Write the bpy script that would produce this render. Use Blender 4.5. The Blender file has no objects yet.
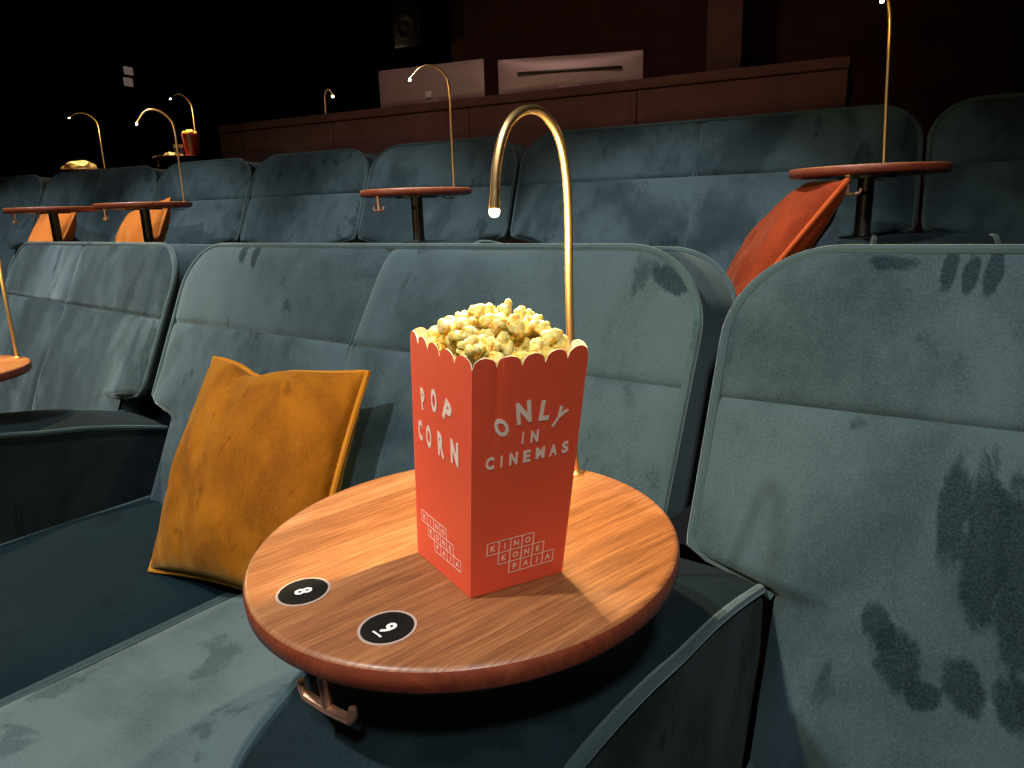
import bpy, math, random
from mathutils import Vector, Matrix, noise
R = math.radians
random.seed(7)
scn = bpy.context.scene
col = scn.collection

# ------------------------------------------------------------------ camera
F_PX, PITCH, ROLL, HEAD = 705.0, R(13.71), R(1.8), R(26)
CAM = Vector((0, 0, 1.085))
FW = Vector((-math.sin(HEAD) * math.cos(PITCH), math.cos(HEAD) * math.cos(PITCH), -math.sin(PITCH)))
RT0 = Vector((math.cos(HEAD), math.sin(HEAD), 0))
UP0 = RT0.cross(FW)
RT = RT0 * math.cos(ROLL) - UP0 * math.sin(ROLL)
UP = RT0 * math.sin(ROLL) + UP0 * math.cos(ROLL)
cam_data = bpy.data.cameras.new('camera')
cam = bpy.data.objects.new('camera', cam_data)
col.objects.link(cam)
cam_data.sensor_fit = 'HORIZONTAL'
cam_data.sensor_width = 36
cam_data.lens = 36 * F_PX / 1024
cam_data.clip_start = 0.02
cam.matrix_world = Matrix(((RT.x, UP.x, -FW.x, CAM.x), (RT.y, UP.y, -FW.y, CAM.y), (RT.z, UP.z, -FW.z, CAM.z), (0, 0, 0, 1)))
scn.camera = cam

# ------------------------------------------------------------------ world, light, exposure
scn.view_settings.view_transform = 'Standard'
scn.view_settings.look = 'None'
scn.view_settings.gamma = 1
scn.view_settings.use_curve_mapping = False
scn.view_settings.exposure = 0.0
w = bpy.data.worlds.new('world'); scn.world = w
w.use_nodes = True
w.node_tree.nodes['Background'].inputs[0].default_value = (.5, .6, .7, 1)
w.node_tree.nodes['Background'].inputs[1].default_value = 0.002


def H(hx, hy, hz=0.0):
    """point given right / ahead / above the camera's heading -> world"""
    c, s = math.cos(HEAD), math.sin(HEAD)
    return Vector((hx * c - hy * s, hx * s + hy * c, CAM.z + hz))


def downlight(name, loc, aim, power, angle, blend, size, color):
    l = bpy.data.lights.new(name, 'SPOT')
    l.energy = power; l.spot_size = R(angle); l.spot_blend = blend; l.shadow_soft_size = size; l.color = color
    o = bpy.data.objects.new(name, l); col.objects.link(o)
    o.location = loc
    o.rotation_euler = (aim - loc).to_track_quat('-Z', 'Y').to_euler()
    return o


NEUT = (1.0, .97, .93)
downlight('unseen_ceiling_spot', H(-1.55, .0, 2.5), H(-.3, 1.1, -.5), 420, 66, 1, .06, NEUT)
downlight('unseen_ceiling_spot', H(-3.4, 1.2, 2.5), H(-2.1, 2.6, -.4), 340, 66, 1, .06, NEUT)
downlight('unseen_ceiling_spot', H(.1, -1.6, 2.5), H(.3, .7, -.6), 300, 58, 1, .16, NEUT)  # fill lamp added behind the camera, brightens the front of the box
for k_, (x_, e_) in enumerate(((-4.7, 340), (-3.4, 390), (-2.1, 430), (-.85, 460))):      # the same line of downlights over the second row
    downlight('unseen_ceiling_spot', Vector((x_, 1.55, 3.75)), Vector((x_ + .2, 2.08, .7)), e_, 40, .6, .05, NEUT)
downlight('counter_fill_spot', H(-.6, 1.2, 2.7), H(.5, 4.4, .45), 75, 60, 1, .1, (1, .72, .62))  # added lamp above the front row, brightens the counter and monitors


def ray(px, py):
    return FW + RT * ((px - 512) / F_PX) - UP * ((py - 384) / F_PX)


def at_z(px, py, z):
    d = ray(px, py); return CAM + d * ((z - CAM.z) / d.z)


def at_y(px, py, y):
    d = ray(px, py); return CAM + d * ((y - CAM.y) / d.y)


def at_plane(px, py, o, n):
    d = ray(px, py); return CAM + d * ((o - CAM).dot(n) / d.dot(n))


# ------------------------------------------------------------------ materials
def nt(name):
    m = bpy.data.materials.new(name); m.use_nodes = True
    t = m.node_tree
    return m, t, t.nodes['Principled BSDF']


def N(t, typ, **kw):
    n = t.nodes.new(typ)
    for k, v in kw.items(): setattr(n, k, v)
    return n


def ramp(t, fac, stops):
    r = N(t, 'ShaderNodeValToRGB')
    while len(r.color_ramp.elements) < len(stops): r.color_ramp.elements.new(.5)
    for e, (p, c) in zip(r.color_ramp.elements, stops):
        e.position = p; e.color = (*c, 1) if len(c) == 3 else c
    t.links.new(fac, r.inputs[0])
    return r.outputs[0]


def noise_n(t, vec, scale, detail=3, rough=.55, dist=0):
    n = N(t, 'ShaderNodeTexNoise')
    n.inputs['Scale'].default_value = scale; n.inputs['Detail'].default_value = detail
    n.inputs['Roughness'].default_value = rough; n.inputs['Distortion'].default_value = dist
    if vec is not None: t.links.new(vec, n.inputs['Vector'])
    return n.outputs['Fac']


def mathn(t, op, a, b=None, clamp=False):
    n = N(t, 'ShaderNodeMath', operation=op); n.use_clamp = clamp
    for i, x in enumerate((a, b)):
        if x is None: continue
        if isinstance(x, (int, float)): n.inputs[i].default_value = x
        else: t.links.new(x, n.inputs[i])
    return n.outputs[0]


def mapping(t, vec, scale=(1, 1, 1), rot=(0, 0, 0), loc=(0, 0, 0)):
    n = N(t, 'ShaderNodeMapping')
    n.inputs['Scale'].default_value = scale; n.inputs['Rotation'].default_value = rot; n.inputs['Location'].default_value = loc
    t.links.new(vec, n.inputs['Vector'])
    return n.outputs[0]


def bump(t, bsdf, h, strength, dist):
    b = N(t, 'ShaderNodeBump')
    b.inputs['Strength'].default_value = strength; b.inputs['Distance'].default_value = dist
    t.links.new(h, b.inputs['Height']); t.links.new(b.outputs[0], bsdf.inputs['Normal'])


def velvet(name, dark, light, sheen=.5, tint=(.6, .75, .8), lo=.38, hi=.62, scale=3.2, marks=()):
    """brushed pile fabric: patches where the nap lies another way are darker"""
    m, t, b = nt(name)
    tc = N(t, 'ShaderNodeTexCoord'); oi = N(t, 'ShaderNodeObjectInfo')
    off = mathn(t, 'MULTIPLY', oi.outputs['Random'], 23.0)
    va = N(t, 'ShaderNodeVectorMath', operation='ADD')
    t.links.new(tc.outputs['Object'], va.inputs[0]); t.links.new(off, va.inputs[1])
    v = mapping(t, va.outputs[0], (1, 1, .62))
    n1 = noise_n(t, v, scale, 5, .55, .5)
    n2 = noise_n(t, v, scale * 5.5, 4, .6, .5)
    pile = mathn(t, 'ADD', mathn(t, 'MULTIPLY', n1, .8), mathn(t, 'MULTIPLY', n2, .2))
    mr = N(t, 'ShaderNodeMapRange', interpolation_type='SMOOTHSTEP')
    mr.inputs[1].default_value = lo; mr.inputs[2].default_value = hi; mr.inputs[3].default_value = .30
    t.links.new(pile, mr.inputs[0])
    # sparse strokes with a crisper edge
    n3 = noise_n(t, mapping(t, va.outputs[0], (1.3, 1.3, .5), (0, .35, 0), (5, 3, 1)), scale * 1.9, 5, .62, .25)
    st = N(t, 'ShaderNodeMapRange', interpolation_type='SMOOTHSTEP')
    st.inputs[1].default_value = .60; st.inputs[2].default_value = .66; st.inputs[3].default_value = 1; st.inputs[4].default_value = .45
    t.links.new(n3, st.inputs[0])
    fac = mathn(t, 'MULTIPLY', mr.outputs[0], st.outputs[0])
    if marks:
        # finger strokes and brushed spots: ellipses in the fabric's own x-z coordinates with ragged edges
        sep = N(t, 'ShaderNodeSeparateXYZ'); t.links.new(tc.outputs['Object'], sep.inputs[0])
        rag = noise_n(t, mapping(t, tc.outputs['Object'], (1, 1, .35)), 30, 6, .7, .6)
        ragc = mathn(t, 'MULTIPLY', mathn(t, 'SUBTRACT', rag, .5), 3.2)
        for (cx, cz, rx, rz, rot) in marks:
            dx = mathn(t, 'SUBTRACT', sep.outputs[0], cx); dz = mathn(t, 'SUBTRACT', sep.outputs[2], cz)
            c, s = math.cos(rot), math.sin(rot)
            a = mathn(t, 'ADD', mathn(t, 'MULTIPLY', dx, c / rx), mathn(t, 'MULTIPLY', dz, s / rx))
            bb = mathn(t, 'ADD', mathn(t, 'MULTIPLY', dx, -s / rz), mathn(t, 'MULTIPLY', dz, c / rz))
            d = mathn(t, 'ADD', mathn(t, 'MULTIPLY', a, a), mathn(t, 'MULTIPLY', bb, bb))
            d = mathn(t, 'ADD', d, ragc)
            k = N(t, 'ShaderNodeMapRange', interpolation_type='SMOOTHSTEP')
            k.inputs[1].default_value = .55; k.inputs[2].default_value = 1.35
            k.inputs[3].default_value = .2; k.inputs[4].default_value = 1
            t.links.new(d, k.inputs[0])
            fac = mathn(t, 'MULTIPLY', fac, k.outputs[0])
    fine = noise_n(t, tc.outputs['Object'], 360, 2, .7)
    fac2 = mathn(t, 'ADD', fac, mathn(t, 'MULTIPLY', mathn(t, 'SUBTRACT', fine, .5), 1.0), True)
    c = ramp(t, fac2, [(0, dark), (1, light)])
    t.links.new(c, b.inputs['Base Color'])
    b.inputs['Roughness'].default_value = .85
    b.inputs['Specular IOR Level'].default_value = .15
    sh = mathn(t, 'ADD', mathn(t, 'MULTIPLY', fac2, sheen * .75), sheen * .25)
    t.links.new(sh, b.inputs['Sheen Weight'])
    b.inputs['Sheen Roughness'].default_value = .4
    b.inputs['Sheen Tint'].default_value = (*tint, 1)
    bump(t, b, mathn(t, 'ADD', fine, mathn(t, 'MULTIPLY', n2, 1.2)), .12, .004)
    return m


def wood(name, c1, c2, c3, ang):
    m, t, b = nt(name)
    tc = N(t, 'ShaderNodeTexCoord')
    v = mapping(t, tc.outputs['Object'], (1, 1, 1), (0, 0, -ang))
    vs = mapping(t, v, (2.6, 34, 8))
    big = noise_n(t, vs, 2.2, 5, .6, 1.2)
    vf = mapping(t, v, (10, 300, 60))
    fine = noise_n(t, vf, 1.6, 4, .65, .3)
    # staves glued edge to edge
    sep = N(t, 'ShaderNodeSeparateXYZ'); t.links.new(v, sep.inputs[0])
    st = mathn(t, 'FLOOR', mathn(t, 'MULTIPLY', sep.outputs[1], 14.0))
    wn = N(t, 'ShaderNodeTexWhiteNoise', noise_dimensions='1D'); t.links.new(st, wn.inputs['W'])
    fac = mathn(t, 'ADD', mathn(t, 'MULTIPLY', big, .5), mathn(t, 'MULTIPLY', fine, .7))
    fac = mathn(t, 'ADD', fac, mathn(t, 'MULTIPLY', mathn(t, 'SUBTRACT', wn.outputs[0], .5), .16))
    c = ramp(t, fac, [(.35, c1), (.58, c2), (.8, c3)])
    t.links.new(c, b.inputs['Base Color'])
    t.links.new(ramp(t, fine, [(.3, (.55, .55, .55)), (.7, (.36, .36, .36))]), b.inputs['Roughness'])
    b.inputs['Coat Weight'].default_value = .12; b.inputs['Coat Roughness'].default_value = .25
    bump(t, b, fine, .12, .002)
    return m


def plain(name, c, rough=.5, metal=0, var=.12, scale=30, bmp=0, spec=.5, emit=None, estr=0):
    m, t, b = nt(name)
    tc = N(t, 'ShaderNodeTexCoord')
    n = noise_n(t, tc.outputs['Object'], scale, 4, .6)
    lo = tuple(max(0, x * (1 - var)) for x in c); hi = tuple(min(1, x * (1 + var)) for x in c)
    t.links.new(ramp(t, n, [(.3, lo), (.7, hi)]), b.inputs['Base Color'])
    b.inputs['Roughness'].default_value = rough; b.inputs['Metallic'].default_value = metal
    b.inputs['Specular IOR Level'].default_value = spec
    if bmp: bump(t, b, n, bmp, .003)
    if emit:
        b.inputs['Emission Color'].default_value = (*emit, 1); b.inputs['Emission Strength'].default_value = estr
    return m


TD, TL = (.003, .011, .017), (.044, .075, .092)
M = {}
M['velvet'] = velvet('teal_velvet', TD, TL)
M['velvet_seat'] = velvet('teal_velvet_seat', (.001, .005, .008), (.009, .023, .030), sheen=.12, lo=.44, hi=.72, scale=2.2)  # darker velvet copy; shade on console tops under the tables is in the colour
M['velvet_plain'] = velvet('teal_velvet_band', (.004, .015, .020), (.020, .042, .050), lo=.3, hi=.75)
M['velvet_side_shaded'] = velvet('teal_velvet_side_shaded', (.001, .005, .007), (.012, .022, .026), sheen=.08, lo=.35, hi=.65, scale=7)  # same velvet with the shade of the console sides put into its colour
M['piping'] = velvet('teal_velvet_piping', (.012, .03, .038), (.04, .07, .08), sheen=.8, lo=.2, hi=.6)
M['ochre'] = velvet('ochre_velvet', (.12, .034, .001), (.34, .118, .004), sheen=.4, tint=(1, .7, .25), lo=.32, hi=.68, scale=10)
M['ochre_piping'] = velvet('ochre_piping', (.34, .12, .005), (.52, .21, .02), sheen=.3, tint=(1, .75, .35))
M['rust'] = velvet('rust_velvet', (.11, .012, .002), (.26, .034, .006), sheen=.3, tint=(1, .5, .3), lo=.35, hi=.65, scale=9)
M['rust_piping'] = velvet('rust_piping', (.30, .04, .008), (.5, .09, .02), sheen=.3, tint=(1, .5, .3))
M['orange'] = velvet('orange_velvet', (.42, .11, .014), (.62, .20, .035), sheen=.3, tint=(1, .6, .3), lo=.35, hi=.65, scale=9)
M['orange_piping'] = velvet('orange_piping', (.45, .12, .02), (.7, .25, .06), sheen=.3, tint=(1, .6, .3))
M['brass'] = plain('brushed_brass', (.85, .56, .25), .38, 1, .06, 60)
M['copper'] = plain('copper', (.80, .46, .31), .42, .85, .06, 60)
M['black_metal'] = plain('black_painted_metal', (.012, .011, .011), .45, 0, .2, 40)
M['black'] = plain('black_plastic', (.008, .008, .008), .35, 0, .2, 40)
M['white_print'] = plain('white_print', (.80, .78, .74), .6, 0, .03, 60)
M['steel'] = plain('steel_ring', (.50, .40, .34), .35, .2, .05, 80)
M['cream_print'] = plain('cream_print', (.95, .74, .60), .6, 0, .05, 200)
M['bulb'] = plain('lit_bulb', (1, .85, .6), .4, 0, 0, 10, emit=(1, .80, .48), estr=14)
M['floor'] = plain('dark_carpet', (.010, .010, .012), .95, 0, .3, 200, .3, .1)
M['wall'] = plain('dark_wall', (.075, .030, .027), .9, 0, .15, 6, .1, .15)
M['wall_black'] = plain('black_wall', (.006, .004, .004), .95, 0, .2, 6, .1, .05)
M['counter'] = plain('brown_counter', (.135, .062, .050), .8, 0, .18, 5, .15, .2)
M['alu'] = plain('rosy_aluminium', (.55, .38, .36), .45, .25, .04, 20)
M['red_card'] = plain('red_card', (.86, .105, .045), .55, 0, .03, 14, 0, .35)
M['card_inside'] = plain('cream_card', (.85, .72, .5), .7, 0, .04, 40)


def popcorn_mat():
    m, t, b = nt('popcorn')
    tc = N(t, 'ShaderNodeTexCoord'); oi = N(t, 'ShaderNodeObjectInfo')
    va = N(t, 'ShaderNodeVectorMath', operation='ADD')
    t.links.new(tc.outputs['Object'], va.inputs[0]); t.links.new(mathn(t, 'MULTIPLY', oi.outputs['Random'], 9.0), va.inputs[1])
    n = noise_n(t, va.outputs[0], 1.7, 4, .6, .5)
    c = ramp(t, n, [(.30, (.38, .09, .008)), (.38, (.86, .50, .06)), (.47, (.97, .74, .18)), (.70, (1, .90, .46))])
    t.links.new(c, b.inputs['Base Color'])
    b.inputs['Roughness'].default_value = .6
    b.inputs['Subsurface Weight'].default_value = .5
    b.inputs['Subsurface Radius'].default_value = (.004, .003, .0015)
    b.inputs['Subsurface Scale'].default_value = 1
    bump(t, b, noise_n(t, tc.outputs['Object'], 5, 4, .6), .5, .12)
    return m


M['popcorn'] = popcorn_mat()
GRAIN = R(80)
M['wood'] = wood('stained_oak', (.115, .037, .011), (.275, .105, .036), (.46, .215, .090), GRAIN)
M['wood_edge'] = wood('stained_oak_edge', (.15, .026, .012), (.23, .048, .02), (.30, .08, .035), R(26))


# ------------------------------------------------------------------ mesh helpers
class MB:
    def __init__(s): s.v = []; s.f = []

    def add(s, vs, fs):
        o = len(s.v); s.v += [tuple(x) for x in vs]; s.f += [tuple(o + i for i in f) for f in fs]
        return s

    def grid(s, fn, nu, nv, flip=False):
        vs = [fn(i / nu, j / nv) for j in range(nv + 1) for i in range(nu + 1)]
        fs = []
        for j in range(nv):
            for i in range(nu):
                a = j * (nu + 1) + i
                q = (a, a + 1, a + nu + 2, a + nu + 1)
                fs.append(q[::-1] if flip else q)
        return s.add(vs, fs)

    def box(s, lo, hi, bev=0.0):
        (x0, y0, z0), (x1, y1, z1) = lo, hi
        if bev <= 0:
            vs = [(x, y, z) for z in (z0, z1) for y in (y0, y1) for x in (x0, x1)]
            fs = [(0, 2, 3, 1), (4, 5, 7, 6), (0, 1, 5, 4), (2, 6, 7, 3), (0, 4, 6, 2), (1, 3, 7, 5)]
            return s.add(vs, fs)
        import bmesh
        bm = bmesh.new(); bmesh.ops.create_cube(bm, size=1)
        for v in bm.verts:
            v.co = Vector(((x0 + x1) / 2 + v.co.x * (x1 - x0), (y0 + y1) / 2 + v.co.y * (y1 - y0), (z0 + z1) / 2 + v.co.z * (z1 - z0)))
        bmesh.ops.bevel(bm, geom=list(bm.edges) + list(bm.verts), offset=bev, segments=3, profile=.5, affect='EDGES')
        bm.verts.ensure_lookup_table(); bm.verts.index_update()
        s.add([v.co.copy() for v in bm.verts], [[v.index for v in f.verts] for f in bm.faces]); bm.free()
        return s

    def tube(s, pts, r, n=8, closed=False, caps=True):
        pts = [Vector(p) for p in pts]; m = len(pts)
        rs = r if isinstance(r, (list, tuple)) else [r] * m
        tans = []
        for i in range(m):
            a = pts[(i - 1) % m] if (closed or i > 0) else pts[i]
            b = pts[(i + 1) % m] if (closed or i < m - 1) else pts[i]
            tans.append((b - a).normalized())
        ref = Vector((0, 0, 1)) if abs(tans[0].z) < .9 else Vector((1, 0, 0))
        nrm = (ref - tans[0] * ref.dot(tans[0])).normalized()
        vs = []
        for i in range(m):
            nrm = (nrm - tans[i] * nrm.dot(tans[i])).normalized()
            bi = tans[i].cross(nrm)
            for k in range(n):
                a = 2 * math.pi * k / n
                vs.append(pts[i] + (nrm * math.cos(a) + bi * math.sin(a)) * rs[i])
        fs = []
        for i in range(m if closed else m - 1):
            j = (i + 1) % m
            for k in range(n):
                l = (k + 1) % n
                fs.append((i * n + k, i * n + l, j * n + l, j * n + k))
        if not closed and caps:
            fs.append(tuple(range(n - 1, -1, -1))); fs.append(tuple((m - 1) * n + k for k in range(n)))
        return s.add(vs, fs)

    def lathe(s, prof, n=48, c=(0, 0, 0)):
        vs = []; fs = []; m = len(prof)
        for (r, z) in prof:
            for k in range(n):
                a = 2 * math.pi * k / n
                vs.append((c[0] + r * math.cos(a), c[1] + r * math.sin(a), c[2] + z))
        for i in range(m - 1):
            for k in range(n):
                l = (k + 1) % n
                fs.append((i * n + k, i * n + l, (i + 1) * n + l, (i + 1) * n + k))
        fs.append(tuple(range(n - 1, -1, -1))); fs.append(tuple((m - 1) * n + k for k in range(n)))
        return s.add(vs, fs)

    def ball(s, c, r, nu=16, nv=10, sc=(1, 1, 1)):
        prof = [(max(1e-4, r * math.sin(math.pi * i / nv)), -r * math.cos(math.pi * i / nv)) for i in range(nv + 1)]
        m = MB().lathe(prof, nu)
        return s.add([(c[0] + x * sc[0], c[1] + y * sc[1], c[2] + z * sc[2]) for x, y, z in m.v], m.f)

    def mesh(s, name, mat, smooth=True):
        me = bpy.data.meshes.new(name); me.from_pydata(s.v, [], s.f); me.update()
        if mat: me.materials.append(mat)
        if smooth:
            me.polygons.foreach_set('use_smooth', [True] * len(me.polygons))
            try: me.set_sharp_from_angle(angle=R(42))
            except Exception: pass
        return me

    def build(s, name, mat, parent=None, smooth=True):
        o = bpy.data.objects.new(name, s.mesh(name, mat, smooth)); col.objects.link(o)
        if parent: o.parent = parent
        return o


def tag(o, label=None, cat=None, group=None, kind=None):
    if label: o['label'] = label
    if cat: o['category'] = cat
    if group: o['group'] = group
    if kind: o['kind'] = kind
    return o


def empty(name, loc, rz=0.0):
    o = bpy.data.objects.new(name, None); col.objects.link(o)
    o.empty_display_size = .05; o.location = loc; o.rotation_euler = (0, 0, rz)
    return o


def copy_tree(o, parent=None):
    c = o.copy(); col.objects.link(c); c.parent = parent
    for ch in list(o.children): copy_tree(ch, c)
    return c


def sstep(a, b, x):
    t = max(0, min(1, (x - a) / (b - a))); return t * t * (3 - 2 * t)


# ------------------------------------------------------------------ heights shared by every row
REC = math.tan(R(23.65))          # recline of the backrests
Z_SEAM, Z_TOP, Z_CON, Z_SEAT, Z_TAB = .817, 1.018, .590, .400, .7856
RISE = .372                      # step from row to row
ROW2_Y, ROW3_Y = 2.745, 4.2     # backrest line of the second row; third row


# ------------------------------------------------------------------ the room
def struct(name, mb, mat, label, smooth=False):
    o = mb.build(name, mat, None, smooth); tag(o, label, None, None, 'structure'); return o


X0, X1, YF, YB, ZCEIL = -9.0, 4.6, -5.5, 8.2, 4.3
prof = [(YF, 0), (1.42, 0), (1.42, RISE), (3.12, RISE), (3.12, 2 * RISE), (YB, 2 * RISE)]
mb = MB()
for (a, b) in zip(prof, prof[1:]):
    mb.add([(X0, a[0], a[1]), (X1, a[0], a[1]), (X1, b[0], b[1]), (X0, b[0], b[1])], [(0, 1, 2, 3)])
struct('floor', mb, M['floor'], 'dark carpeted floor stepping up from row to row')
struct('ceiling', MB().box((X0, YF, ZCEIL), (X1, YB, ZCEIL + .1)), M['wall_black'], 'black cinema ceiling')
struct('wall_left', MB().box((X0 - .1, YF, 0), (X0, YB, ZCEIL)), M['wall_black'], 'black side wall far left')
struct('wall_right', MB().box((X1, YF, 0), (X1 + .1, YB, ZCEIL)), M['wall'], 'dark brown side wall right')
struct('wall_front', MB().box((X0, YF - .1, 0), (X1, YF, ZCEIL)), M['wall_black'], 'black wall behind the photographer')
struct('wall_back', MB().box((-3.2, 5.6, 0), (X1, 5.7, ZCEIL)), M['wall'], 'dark brown back wall behind the counter')
struct('wall_rear', MB().box((X0, YB, 0), (X1, YB + .1, ZCEIL)), M['wall_black'], 'black rear wall behind the third row')


# ------------------------------------------------------------------ sofas
def make_sofa(name, n_seats, width, loc, rz, res=1.0, mats=None, seed=0, bias=None, lean=0.0):
    root = empty(name, loc, rz)
    W = width / 2
    RC = .125
    SMID = .045                                     # notch depth per side below console height
    z_bot = Z_SEAT - .06
    con_w = .119                                    # how far the consoles bite into each side

    def half(z):
        if z > Z_TOP - RC:
            d = (z - (Z_TOP - RC)) / RC
            return W - RC * (1 - math.sqrt(max(0, 1 - d * d))) * 1.15
        if z < Z_CON + .03:
            k = sstep(Z_CON + .03, Z_CON - .005, z)
            return W - con_w * k
        return W

    def yb(z): return (z - Z_SEAM) * REC

    seams_x = [0.0] if n_seats == 2 else []

    def xs(z): return lean * max(0, z - Z_SEAM) / .2
    rnd = random.Random(seed)

    def bulge(x, z, hw):
        d = 9
        d = min(d, hw - abs(x) + .006, Z_TOP - z + .006)
        ds = abs(z - Z_SEAM)
        for sx in seams_x: ds = min(ds, abs(x - sx - xs(z)) + .002)
        b = .020 * (1 - math.exp(-max(0, d) / .016)) - .009 * math.exp(-ds / .007)
        b += .012 * noise.noise(Vector((x * 3 + seed * 7.1, z * 3.4, seed))) * min(1, d / .06)
        b += .004 * noise.noise(Vector((x * 11 + seed * 3.1, z * 9, 4 + seed))) * min(1, d / .04)
        # puckers running off the seam
        b += .003 * noise.noise(Vector((x * 30 + seed, 1.5, seed))) * math.exp(-ds / .03) * min(1, ds / .008)
        if z < Z_SEAM: b += .012 * math.sin(math.pi * max(0, min(1, (z - z_bot) / (Z_SEAM - z_bot)))) * min(1, d / .1)
        return b

    cols = [(-1, 0), (0, 1)] if n_seats == 2 else [(-1, 1)]
    for ci, (c0, c1) in enumerate(cols):
        for (z0, z1, nm) in ((Z_SEAM, Z_TOP, 'upper'), (z_bot, Z_SEAM, 'lower')):
            nu = max(6, int((30 if n_seats == 2 else 44) * res)); nv = max(10, int((44 if nm == 'upper' else 60) * res))

            def fn(a, b):
                # denser rows towards the rounded top
                if nm == 'upper': b = (1 - (1 - b) ** 1.6) * .6 + .4 * b ** 1.4
                else: b = 1 - (1 - b) ** 1.35
                z = z0 + (z1 - z0) * b
                hw = half(z)
                xa_ = hw * c0 if c0 else xs(z)
                xb_ = hw * c1 if c1 else xs(z)
                x = xa_ + (xb_ - xa_) * a
                bl = bulge(x, z, hw)
                k = 1 / math.sqrt(1 + REC * REC)
                return (x, yb(z) - bl * k, z + bl * k * REC * .6)
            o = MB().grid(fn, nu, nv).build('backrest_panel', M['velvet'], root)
            if mats and (nm, ci) in mats: o.data.materials[0] = mats[(nm, ci)]
    # shell: side and top band plus the back
    outl = []
    nz = int(40 * res) + 10
    zs = [z_bot + (Z_TOP - z_bot) * (1 - (1 - i / nz) ** 1.7) for i in range(nz + 1)]
    for z in zs: outl.append((-half(z), z))
    for z in reversed(zs): outl.append((half(z), z))
    T = .17
    vs = []; m = len(outl)
    for (x, z) in outl: vs.append((x, yb(z), z))
    for (x, z) in outl: vs.append((x * (1 - .0), yb(z) + T * .96, z - .012))
    fs = [(i, i + 1, m + i + 1, m + i) for i in range(m - 1)]
    sh = MB().add(vs, fs)
    h2 = m // 2
    for i in range(h2 - 1): sh.add([vs[m + i], vs[m + i + 1], vs[m + m - 2 - i], vs[m + m - 1 - i]], [(0, 1, 2, 3)])
    sh.build('backrest_shell', M['velvet_plain'], root)
    # piping round the front edge and round the back edge
    po = [(x, z) for (x, z) in outl if z > Z_CON - .01]
    MB().tube([(x * 1.0 + (.002 if x > 0 else -.002), yb(z) - .004, z + .003) for x, z in po], .0075, 8).build('piping', M['piping'], root)
    MB().tube([(x, yb(z) + T * .93, z - .009) for x, z in po if z > Z_CON + .1], .006, 6).build('piping', M['piping'], root)
    # the double stitched centre seam
    for sx in seams_x:
        for dx in (-.007, .007):
            MB().tube([(sx + dx + xs(z), yb(z) - .004 - .5 * bulge(sx + dx + xs(z), z, W), z) for z in [Z_SEAT + .04 + (Z_TOP - Z_SEAT - .05) * i / 40 for i in range(41)]], .0022, 6).build('seam', M['piping'], root)
    # seats
    for ci, (c0, c1) in enumerate(cols):
        xa, xb = (W - con_w - .004) * c0, (W - con_w - .004) * c1
        if n_seats == 2: (xa, xb) = (xa, xb - .006) if ci == 0 else (xa + .006, xb)
        ya, yb_ = -.84, yb(Z_SEAT) + .0

        def ft(a, b):
            # over the top and down the front
            s = b
            L = (yb_ - ya)
            x = xa + (xb - xa) * a
            e = min(a, 1 - a) * (xb - xa)
            dome = .030 * (1 - math.exp(-e / .04))
            nn = .010 * noise.noise(Vector((x * 4 + seed, s * 4, 3))) * min(1, e / .05)
            if s < .72:
                y = yb_ - L * (s / .72)
                dome *= 1 - math.exp(-(s / .72 * L + .004) / .05)
                z = Z_SEAT - .012 + dome + nn
                if s > .6: z -= .05 * ((s - .6) / .12) ** 2
                return (x, y, z)
            k = (s - .72) / .28
            return (x, ya - .02 * math.sin(k * math.pi) - dome * .5, Z_SEAT - .062 + dome + nn - .16 * k - (0 if k else 0))
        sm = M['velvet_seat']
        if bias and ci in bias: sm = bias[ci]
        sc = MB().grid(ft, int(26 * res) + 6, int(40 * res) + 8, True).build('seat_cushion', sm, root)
        for xx in (xa, xb):
            pts = [(xx, yb_ - (yb_ - ya) * i / 20, Z_SEAT - .010 - (.05 * max(0, (i / 20 * .72 - .6) / .12) ** 2)) for i in range(21)]
            MB().tube(pts, .006, 6).build('piping', M['piping'], sc)
    MB().box((-W + con_w, -.80, .04), (W - con_w, yb(Z_SEAT) + .02, Z_SEAT - .10), .012).build('base', M['velvet_plain'], root)
    MB().box((-W + con_w + .02, yb(Z_SEAT) - .02, .04), (W - con_w - .02, yb(Z_SEAT) + .12, Z_SEAT), .012).build('base', M['velvet_plain'], root)
    return root


# side profile of a console's top: distance in front of its back end, height
CPROF = [(0, .590), (.10, .618), (.199, .640), (.289, .651), (.35, .664), (.427, .674), (.492, .677), (.529, .669), (.555, .657), (.577, .647), (.594, .636), (.604, .626), (.622, .595), (.635, .55), (.642, .47), (.646, .30), (.646, .04)]


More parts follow.
